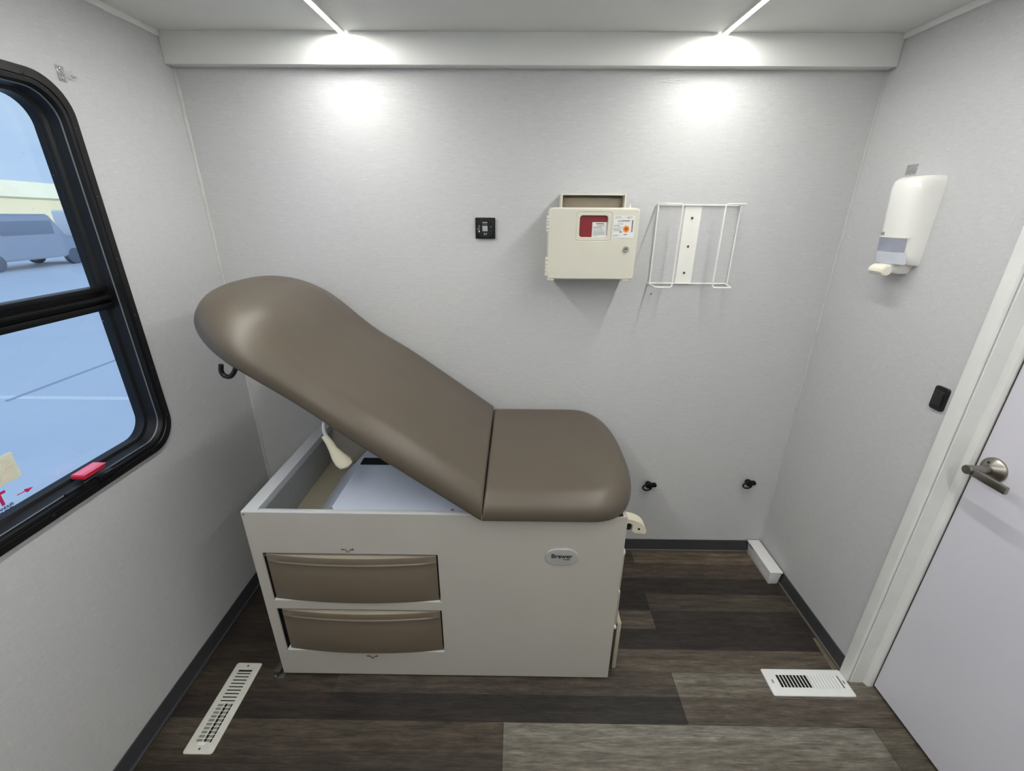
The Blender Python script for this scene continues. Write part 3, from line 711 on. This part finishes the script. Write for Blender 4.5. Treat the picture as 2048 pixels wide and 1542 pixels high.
for (a, b, z, h_) in ((.327, .346, 1.5225, .0012), (.327, .348, 1.5185, .0010), (.366, .384, 1.5215, .0012), (.366, .378, 1.5185, .0010), (.350, .378, 1.5120, .0010), (.336, .376, 1.5085, .0022), (.337, .356, 1.5025, .0008), (.337, .354, 1.4995, .0008), (.3245, .343, 1.4955, .0010), (.3245, .344, 1.4935, .0010), (.337, .354, 1.4895, .0012), (.3245, .336, 1.4875, .0008), (.3245, .350, 1.4845, .0010), (.3245, .348, 1.4815, .0010), (.3245, .350, 1.4785, .0010), (.345, .353, 1.4735, .0035), (.3245, .346, 1.4645, .0010), (.3245, .340, 1.4625, .0008), (.3595, .3705, 1.4655, .0028)):
    box(bm, a, b, yy, yy+.0004, z, z+h_)
obj('label_print', bm, M_ink, lab)
bm = nb()
for k in range(9): box(bm, .3835, .3885, yy, yy+.0004, 1.4755+k*.0042, 1.4755+k*.0042+.0030)
obj('side_print', bm, simple('dark_grey_print', (70, 74, 76), .7), lab)
bc_ = (.3665, 1.4845)
bm = nb(); lathe(bm, (bc_[0], CY-.0006, bc_[1]), (0, -1, 0), [(0, .0105), (.0005, .0105)], 32); dsc = obj('biohazard_disc', bm, M_orange, lab)
bm = nb()
for k in range(3):
    a0 = math.radians(90+120*k); c = Vector((bc_[0]+.0036*math.cos(a0), CY-.0014, bc_[1]+.0036*math.sin(a0)))
    pts = [c+Vector((.0034*math.cos(a0+math.radians(t_)), 0, .0034*math.sin(a0+math.radians(t_)))) for t_ in range(35, 326, 20)]
    tube(bm, pts, [.0004]+[.0007]*(len(pts)-2)+[.0004], 5)
pts = [Vector((bc_[0]+.0030*math.cos(t_*math.pi/10), CY-.0014, bc_[1]+.0030*math.sin(t_*math.pi/10))) for t_ in range(20)]
tube(bm, pts, .0004, 5, closed=True)
obj('biohazard_symbol', bm, simple('dark_maroon_print', (110, 30, 20), .6), dsc)
bm = nb(); lathe(bm, (.371, CY, 1.4195), (0, -1, 0), [(0, .0105), (.003, .0105), (.005, .009), (.0055, .0055), (.005, .004)], 28); lk = obj('key_lock', bm, M_chrome, sh, smooth=True)
bm = nb(); box(bm, .3665, .3755, CY-.0062, CY-.0052, 1.4187, 1.4203); obj('keyway', bm, M_dark, lk)
# moulded tray lines at the lower left of the door
bm = nb()
pr_ = rrect(.112, .158, 1.323, 1.344, .003, 4); tube(bm, [(a, CY-.0001, b) for a, b in pr_], .0008, 6, closed=True)
box(bm, .118, .128, CY-.0008, CY, 1.3375, 1.3387); box(bm, .118, .128, CY-.0008, CY, 1.3315, 1.3327)
obj('moulded_panel', bm, M_sharps, sh)
# hopper behind the top edge
bm = nb()
hx0, hx1 = .150, .3715; hy0_, hy1_ = 1.625, 1.697; hz1_ = 1.594
box(bm, hx0, hx0+.005, hy0_, hy1_, 1.53, hz1_, .0015); box(bm, hx1-.005, hx1, hy0_, hy1_, 1.53, hz1_, .0015); box(bm, hx0, hx1, hy1_-.005, hy1_, 1.53, hz1_+.003, .0015); box(bm, hx0+.005, hx1-.005, hy0_, hy1_, hz1_-.004, hz1_, .001)
hp = obj('hopper', bm, M_sharps, sh, smooth=True)
bm = nb(); box(bm, hx0+.006, hx1-.006, 1.660, 1.664, 1.535, 1.583, .001); obj('counterbalance_lid', bm, M_sharpsdark, hp, smooth=True)
for (z0, z1) in ((1.474, 1.526), (1.328, 1.392)):
    bm = nb(); m_ = 5; hh = (z1-z0)/m_
    for k in range(m_): box(bm, cx0-.007, cx0+.002, CY+.001, CY+.010, z0+k*hh+.001, z0+(k+1)*hh-.001, .001)
    tube(bm, [(cx0-.004, CY+.006, z0), (cx0-.004, CY+.006, z1)], .002, 8)
    obj('hinge', bm, M_sharps, sh, smooth=True)
for xx in (cx0+.012, cx1-.030):
    bm = nb(); box(bm, xx-.010, xx+.014, CY+.002, CY+.02, cz0-.006, cz0+.002, .002); obj('foot_tab', bm, M_sharps, sh, smooth=True)
bm = nb(); lathe(bm, (.385, 1.62, cz1), (0, 0, 1), [(0, .004), (.012, .003), (.013, .001)], 10); obj('hopper_peg', bm, M_whitepl, sh, smooth=True)

# ================================================================= GLOVE BOX RACK
rk = thing('wire_glove_rack', 'empty white wire rack for a glove box screwed to the wall beside the sharps cabinet', 'wire rack', (.631, D, 1.42))
bm = nb(); box(bm, .6015, .6615, D-.003, D, 1.285, 1.5615, .0008); plt = obj('mounting_plate', bm, M_wire, rk); plt['label'] = 'white steel mounting plate'
for z in (1.519, 1.421, 1.326):
    bm = nb(); lathe(bm, (.631, D-.003, z), (0, -1, 0), [(0, .0045), (.002, .0042), (.0035, .002)], 12); obj('plate_screw', bm, M_steel, plt, smooth=True)
ya, yb = D-.0065, 1.60; za, zb = 1.287, 1.5615; xa, xb = .503, .795; rw = .0027
def wire(pts, r=.008, closed=False):
    bm = nb(); tube(bm, bend(pts, r), rw, 8); return obj('wire', bm, M_wire, rk, smooth=True)
wire([(xa-.008, ya, zb), (xb+.002, ya, zb)]); wire([(xa-.008, ya, za), (xb, ya, za)])
wire([(xa, ya-.004, zb), (xa, ya-.004, za)])
wire([(xb, ya-.004, zb), (xb, ya-.004, za)])
wire([(xa-.004, ya, zb+.003), (xa-.004, yb, zb+.003), (.558, yb, zb+.003), (.558, yb, za), (xa-.004, yb, za), (xa-.004, ya, za)], .010)
wire([(xb-.004, ya, zb+.003), (xb-.024, yb, zb+.003), (.703, yb, zb+.003), (.703, yb, za), (xb-.024, yb, za), (xb-.004, ya, za)], .010)
bm = nb(); lathe(bm, (.517, D, 1.247), (-.2, -1, .1), [(0, .0016), (.010, .0014), (.011, .003), (.012, .003)], 10)
tag(obj('wall_nail', bm, M_steel, smooth=True), 'small bare nail in the back wall below the wire rack', 'nail')

# ================================================================= CONTROL PANEL
cpn = thing('control_panel', 'small square black control panel with a tiny grey screen on the back wall', 'control panel', (-.115, D, 1.479))
px0, px1, pz0, pz1 = -.151, -.079, 1.4435, 1.5155
bm = nb(); slab(bm, rrect(px0, px1, pz0, pz1, .002, 3), onback(D), 0, .010, .0015); pb = obj('housing', bm, simple('deep_black_housing', (7, 7, 8), .4, spec=.3), cpn, smooth=True)
bm = nb(); lathe(bm, (-.115, D-.010, 1.479), (0, -1, 0), [(0, .0335), (.0012, .0330), (.0016, .0318), (.0010, .0312), (.0008, .001)], 48); dial = obj('round_face', bm, simple('charcoal_face', (20, 21, 22), .4, spec=.3), cpn, smooth=True)
bm = nb(); box(bm, -.1255, -.1065, D-.0125, D-.0108, 1.4690, 1.4880, .0008); obj('screen', bm, M_screen, cpn)['label'] = 'tiny grey display'
bm = nb(); yy = D-.0128
for a, b, z, h_ in ((-.1250, -.1070, 1.4980, .0026), (-.1245, -.1080, 1.4935, .0008), (-.1405, -.1345, 1.4875, .0012), (-.1405, -.1345, 1.4825, .0014), (-.1450, -.1345, 1.4762, .0016), (-.1405, -.1345, 1.4660, .0062), (-.1205, -.1165, 1.4610, .0026), (-.1125, -.1085, 1.4610, .0022), (-.1195, -.1110, 1.4568, .0018)):
    box(bm, a, b, yy+.0009, yy+.0018, z, z+h_)
obj('panel_print', bm, simple('pale_grey_print', (176, 178, 180), .6), cpn)
bm = nb(); lathe(bm, (-.0945, D-.0105, 1.4850), (0, -1, 0), [(0, .0022), (.001, .002)], 14); obj('button', bm, M_ink, cpn); bm = nb(); lathe(bm, (-.0955, D-.0105, 1.4695), (0, -1, 0), [(0, .0018), (.001, .0016)], 14); obj('button', bm, simple('dim_button', (50, 54, 54), .4), cpn)

M_jet = simple('jet_black_plastic', (6, 6, 6), .5, spec=.25)
# ================================================================= BLACK RINGED CLIPS NEAR THE FLOOR
def clip(x, z, label):
    c = thing('cable_ring', label, 'wall clip', (x, D, z), 'black ring clips low on the back wall')
    bm = nb(); slab(bm, rrect(x-.036, x+.010, z-.009, z+.009, .008, 5), onback(D), 0, .014, .003); obj('mount', bm, M_jet, c, smooth=True)
    bm = nb(); lathe(bm, (x-.031, D-.008, z+.011), (0, -1, 0), [(0, .012), (.010, .0145), (.022, .0145), (.026, .012), (.0275, .003)], 20); obj('knob', bm, M_jet, c, smooth=True)
    bm = nb(); pts = [(x-.040+.0195*math.cos(t_*math.pi/12), D-.031, z+.003+.0145*math.sin(t_*math.pi/12)) for t_ in range(24)]
    tube(bm, pts, .0034, 8, closed=True); obj('ring', bm, M_jet, c, smooth=True)
clip(.638, .381, 'black ring clip on the back wall just right of the exam table')
clip(1.085, .398, 'black ring clip on the back wall near the right corner')

# ================================================================= WHITE DUCT BOX
db = thing('duct_box', 'white rectangular plastic duct box lying along the right wall in the back corner', 'duct box', (1.155, 1.59, 0))
bx0, bx1, by0, by1 = 1.128, XR-.010, 1.492, 1.690
bm = nb(); box(bm, bx0, bx1, by0, by1, 0, .066, .0015)
for v_ in bm.verts:
    if v_.co.z < .02: v_.co.x = v_.co.x+(.007 if v_.co.x < 1.15 else -.004); v_.co.y += .007 if v_.co.y < 1.6 else 0
obj('box', bm, M_box, db, smooth=True)
bm = nb(); box(bm, bx0-.0045, bx1+.001, by0-.0045, by1+.003, .0680, .0765, .002); obj('lid', bm, M_box, db, smooth=True)
bm = nb(); box(bm, bx0-.0055, bx0-.004, by1-.05, by1-.018, .0675, .0715); obj('lid_latch', bm, M_dark, db)

# ================================================================= FLOOR REGISTERS
rg = thing('floor_register', 'long narrow dirty white floor register beside the left wall', 'floor vent', (-.957, .953, 0), 'floor registers')
bm = nb(); slab(bm, rrect(-1.003, -.911, .809, 1.098, .008, 5), onfloor(0), 0, .0035, .003); 
plate = obj('faceplate', bm, M_register, rg, smooth=True)
cx = -.957; 
bm = nb(); n = 20; ys = 1.070; step = (1.070-.838)/n
for k in range(n):
    yb2 = ys-k*step; a = yb2-step*.86
    if k < 10:
        box(bm, cx-.024, cx+.024, yb2-.0035, yb2, .0036, .0039)
        if k == 0: box(bm, cx-.024, cx+.024, yb2-.0065, yb2-.0034, .0036, .0039)
    else:
        for (u0, u1) in ((-.001, .007), (.019, .024)): box(bm, cx+u0, cx+u1, a, yb2, .0036, .0039)
obj('slots', bm, M_dark, plate)
bm = nb()
for k in range(10, n):
    yb2 = ys-k*step; a = yb2-step*.80
    for (u0, u1) in ((-.024, -.006), (.008, .018)): box(bm, cx+u0, cx+u1, a+.001, yb2-.001, .0036, .0039)
obj('louvres', bm, simple('grey_louvre', (128, 130, 122), .5), plate)
bm = nb(); box(bm, cx-.014, cx+.010, .829, .840, .0036, .0075, .0015); obj('damper_slider', bm, M_regwhite, rg, smooth=True)
for yy in (1.085, .822):
    bm = nb(); lathe(bm, (cx, yy, .0035), (0, 0, 1), [(0, .0035), (.0008, .003), (.0012, .001)], 12); obj('screw', bm, M_steel, rg, smooth=True)
rg = thing('floor_register', 'clean white floor register beside the door casing', 'floor vent', (1.04, 1.055, 0), 'floor registers')
bm = nb(); slab(bm, rrect(.897, 1.180, 1.008, 1.103, .006, 5), onfloor(.001), 0, .0045, .004); plate = obj('faceplate', bm, M_regwhite, rg, smooth=True)
bm = nb()
for k in range(9):
    a = .938+k*.0122; box(bm, a, a+.0086, 1.0355, 1.079, .0057, .0060)
obj('slots', bm, M_dark, plate)
bm = nb(); box(bm, 1.1535, 1.1575, 1.0355, 1.079, .0057, .0060); obj('end_slot', bm, simple('shadow_grey', (86, 88, 88), .7), plate)
bm = nb()
for k in range(9): box(bm, 1.0495+k*.0112, 1.0515+k*.0112, 1.0355, 1.079, .0057, .0059)
obj('louvre_gaps', bm, simple('pale_gap_grey', (150, 154, 152), .7), plate)
bm = nb()
for k in range(9):
    a = 1.052+k*.0112
    v0 = [(a, 1.0355, .0057), (a+.008, 1.0355, .0072), (a+.008, 1.079, .0072), (a, 1.079, .0057)]
    vs = [bm.verts.new(q) for q in v0]; bm.faces.new(vs)
    vs2 = [bm.verts.new(q) for q in ((a+.008, 1.0355, .0072), (a+.0084, 1.0355, .0057), (a+.0084, 1.079, .0057), (a+.008, 1.079, .0072))]; bm.faces.new(vs2)
obj('louvres', bm, M_regwhite, plate)
for xx in (.917, 1.166):
    bm = nb(); box(bm, xx-.003, xx+.003, 1.050, 1.062, .0057, .0063, .001); obj('mounting_slot', bm, simple('grey_slot', (150, 150, 150), .5), rg)

# ================================================================= SOAP DISPENSER
sd = thing('soap_dispenser', 'ivory plastic soap dispenser mounted on the right wall', 'soap dispenser', (XR, 1.405, 1.50))
cyy = 1.4045
def dring(z, hw, dp, ex=3.2, tilt=0):
    out = []
    for k in range(33):
        t_ = math.pi*k/32; c, s = math.cos(t_), math.sin(t_)
        out.append((XR-tilt-dp*abs(s)**(2/ex), cyy-hw*math.copysign(abs(c)**(2/ex), c), z))
    return out
bm = nb()
loft(bm, [dring(1.395, .054, .030), dring(1.400, .0565, .052), dring(1.425, .0575, .064), dring(1.475, .0575, .070), dring(1.55, .0575, .077), dring(1.605, .0575, .082), dring(1.625, .056, .080), dring(1.636, .051, .070), dring(1.641, .040, .045)])
bmesh.ops.recalc_face_normals(bm, faces=bm.faces); cv = obj('cover', bm, M_cover, sd, smooth=True, angle=50)
# translucent level window, lower front
bm = nb()
def arcband(z0, z1, off, t0, t1, hw, dp0, dp1, mat, name, lab=None, par=sd):
    bm = nb(); rows = []
    for z, dp in ((z0, dp0), (z1, dp1)):
        for o_ in (0, off):
            row = []
            for k in range(25):
                t_ = t0+(t1-t0)*k/24; c, s = math.cos(t_), math.sin(t_)
                row.append((XR-(dp+o_)*abs(s)**(2/3.2), cyy-(hw+o_)*math.copysign(abs(c)**(2/3.2), c), z))
            rows.append(row)
    ring0 = rows[0]+rows[1][::-1]; ring1 = rows[2]+rows[3][::-1]
    loft(bm, [ring0, ring1]); bmesh.ops.recalc_face_normals(bm, faces=bm.faces)
    o_ = obj(name, bm, mat, par, smooth=True, angle=50)
    if lab: o_['label'] = lab
    return o_
arcband(1.433, 1.472, .0012, math.radians(38), math.radians(178), .0575, .0655, .0698, M_soap, 'level_window', 'smoky grey level window')
arcband(1.472, 1.4745, .0022, math.radians(30), math.radians(178), .0575, .0698, .0700, M_whitepl, 'cover_seam')
arcband(1.398, 1.432, .0045, math.radians(30), math.radians(176), .0565, .058, .066, simple('pale_grey_chin', (206, 210, 220), .25), 'chin', 'pale grey rounded chin')
bm = nb()
loft(bm, [dring(1.398, .040, .060), dring(1.388, .036, .066), dring(1.376, .030, .060), dring(1.368, .026, .040)])
bmesh.ops.recalc_face_normals(bm, faces=bm.faces); obj('nozzle_housing', bm, M_cover, sd, smooth=True)
bm = nb(); loft(bm, [[(XR-.085+.0, 1.434-a*0, 0) for a in ()]] , False, False) if False else None
bm = nb(); pr_ = [(1.395, .060), (1.388, .074), (1.378, .080), (1.368, .078), (1.362, .066), (1.363, .052), (1.374, .046), (1.390, .045)]
loft(bm, [[(XR-d_, 1.378, z) for z, d_ in pr_], [(XR-d_, 1.436, z) for z, d_ in pr_]]); bmesh.ops.recalc_face_normals(bm, faces=bm.faces)
bmesh.ops.bevel(bm, geom=list(bm.edges), offset=.003, segments=2, affect='EDGES')
obj('push_bar', bm, simple('cream_white_bar', (236, 231, 216), .35), sd, smooth=True, angle=60)['label'] = 'cream push bar'
bm = nb(); pr_ = [(cyy+.030, 1.4785), (cyy+.019, 1.4785), (cyy+.019, 1.486), (cyy+.030, 1.486)]
tube(bm, [(XR-.0700, a, b) for a, b in pr_], .0009, 6, closed=True); box(bm, XR-.0710, XR-.0692, cyy+.022, cyy+.027, 1.481, 1.4835)
obj('emblem', bm, simple('grey_green_print', (110, 116, 108), .5), sd)
bm = nb(); box(bm, XR-.0012, XR, 1.462, 1.502, 1.648, 1.676, .0004)
tag(obj('clear_tape', bm, M_clear), 'small crinkled clear adhesive strip on the right wall above the soap dispenser', 'tape')

# ================================================================= DOOR SWITCH
sw = thing('wall_switch', 'small black rocker switch on the right wall beside the door casing', 'switch', (XR, 1.134, 1.06))
bm = nb(); slab(bm, rrect(1.1155, 1.158, 1.026, 1.094, .008, 6), onright(XR), 0, .006, .002); obj('switch_plate', bm, M_blackpl, sw, smooth=True)
bm = nb(); slab(bm, rrect(1.124, 1.150, 1.040, 1.082, .004, 5), onright(XR-.006), 0, .003, .0015); obj('rocker', bm, simple('black_rocker', (30, 30, 31), .3), sw, smooth=True)

# ================================================================= CLEAR CLIP ON THE LEFT WALL
cc = thing('clear_wall_clip', 'small clear plastic clip screwed to the left wall above the window', 'wall clip', (XL, 1.285, 1.848))
bm = nb(); box(bm, XL, XL+.003, 1.262, 1.284, 1.828, 1.864, .0012); slab(bm, [(1.282, 1.852), (1.296, 1.858), (1.310, 1.855), (1.314, 1.846), (1.306, 1.836), (1.292, 1.838), (1.282, 1.842)], onleft(XL+.001), 0, .004, .001); obj('clip_body', bm, M_clear, cc, smooth=True)
for yy, zz in ((1.270, 1.856), (1.272, 1.836), (1.303, 1.847)):
    bm = nb(); lathe(bm, (XL+.003, yy, zz), (1, 0, 0), [(0, .004), (.002, .0035), (.0028, .001)], 12); obj('clip_screw', bm, M_chrome, cc, smooth=True)

# ================================================================= OUTSIDE
def ground_mat():
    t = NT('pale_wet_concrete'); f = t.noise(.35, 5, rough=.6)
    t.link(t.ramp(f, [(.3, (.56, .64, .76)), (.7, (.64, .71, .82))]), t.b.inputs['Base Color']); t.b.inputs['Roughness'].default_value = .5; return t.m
bm = nb(); vs = [bm.verts.new(q) for q in ((-300, -200, GZ), (-1.6, -200, GZ), (-1.6, 300, GZ), (-300, 300, GZ))]; bm.faces.new(vs)
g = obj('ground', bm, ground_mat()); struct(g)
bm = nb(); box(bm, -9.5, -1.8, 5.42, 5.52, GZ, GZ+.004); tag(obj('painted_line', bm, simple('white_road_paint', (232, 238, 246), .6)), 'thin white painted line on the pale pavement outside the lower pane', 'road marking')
bm = nb(); loft(bm, [[(-6.9, 5.35, GZ), (-6.9, 5.35, GZ+.006), (-6.83, 5.33, GZ+.006), (-6.83, 5.33, GZ)], [(-6.9, 8.6, GZ), (-6.9, 8.6, GZ+.006), (-6.85, 8.6, GZ+.006), (-6.85, 8.6, GZ)]]); bmesh.ops.recalc_face_normals(bm, faces=bm.faces)
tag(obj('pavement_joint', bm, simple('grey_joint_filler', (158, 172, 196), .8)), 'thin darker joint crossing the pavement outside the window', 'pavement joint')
bd = thing('low_building', 'long cream building with a pitched roof across the lot outside', 'building', (-62, 60, GZ))
bm = nb(); box(bm, -75, -58, 20, 96, GZ, 3.4); obj('wall', bm, simple('cream_stucco', (246, 238, 205), .8), bd)
bm = nb(); pr_ = [(-76, 3.4), (-57, 3.4), (-58, 5.15), (-73, 5.15)]
loft(bm, [[(a, 19, b) for a, b in pr_], [(a, 97, b-(1.8 if b > 3 else 0)) for a, b in pr_]]); bmesh.ops.recalc_face_normals(bm, faces=bm.faces); obj('roof', bm, simple('pale_cream_roof', (255, 250, 222), .85, nscale=.4), bd)
def vehicle(name, label, x, y, ang, L_, Wd, Ht, body, cab_):
    t_ = thing(name, label, 'vehicle', (x, y, GZ), 'vehicles parked across the lot')
    R_ = Matrix.Rotation(ang, 4, 'Z'); T0 = Matrix.Translation((x, y, GZ)) @ R_
    def put(bm, nm, mt): bmesh.ops.transform(bm, matrix=T0, verts=bm.verts); return obj(nm, bm, mt, t_, smooth=True)
    bm = nb(); pr_ = cab_; w = Wd/2
    loft(bm, [[(-w, a, b) for a, b in pr_], [(w, a, b) for a, b in pr_]]); bmesh.ops.recalc_face_normals(bm, faces=bm.faces)
    bmesh.ops.bevel(bm, geom=list(bm.edges), offset=.06, segments=2, affect='EDGES'); put(bm, 'body', body)
    for s in (-1, 1):
        for yy in (-L_*.32, L_*.32):
            bm = nb(); lathe(bm, (s*(w-.22), yy, .36), (s, 0, 0), [(0, .36), (.20, .36), (.24, .30), (.24, .1)], 24); put(bm, 'wheel', simple('hazed_tyre', (84, 96, 116), .8))  # pale blue haze is mixed into the tyre colour
    bm = nb(); z0 = Ht*.62; box(bm, -w-.01, w+.01, -L_*.22, L_*.20, z0, Ht*.88, .02); put(bm, 'windows', simple('hazed_window_glass', (104, 120, 144), .3))  # window colour is washed out with the same painted haze
suv = lambda L_, Ht: [(-L_/2, .35), (L_/2, .35), (L_/2, Ht*.52), (L_*.30, Ht*.58), (L_*.20, Ht), (-L_*.40, Ht), (-L_/2, Ht*.6)]
b1 = simple('hazed_slate_blue_paint', (132, 148, 172), .5); b2 = simple('hazed_silver_blue_paint', (148, 162, 186), .5); b3 = simple('white_paint', (250, 250, 250), .3)  # outdoor haze is mixed into the two blue body colours
vehicle('parked_van', 'hazy slate blue parked van seen through the upper window pane', -21.5, 19.3, math.radians(0), 5.2, 2.0, 2.15, b1, suv(5.2, 2.15))
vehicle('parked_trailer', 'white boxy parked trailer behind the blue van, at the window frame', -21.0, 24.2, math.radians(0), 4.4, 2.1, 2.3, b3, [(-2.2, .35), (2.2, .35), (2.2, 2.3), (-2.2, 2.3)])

for o in bpy.data.objects:
    if '_o' in o: del o['_o']
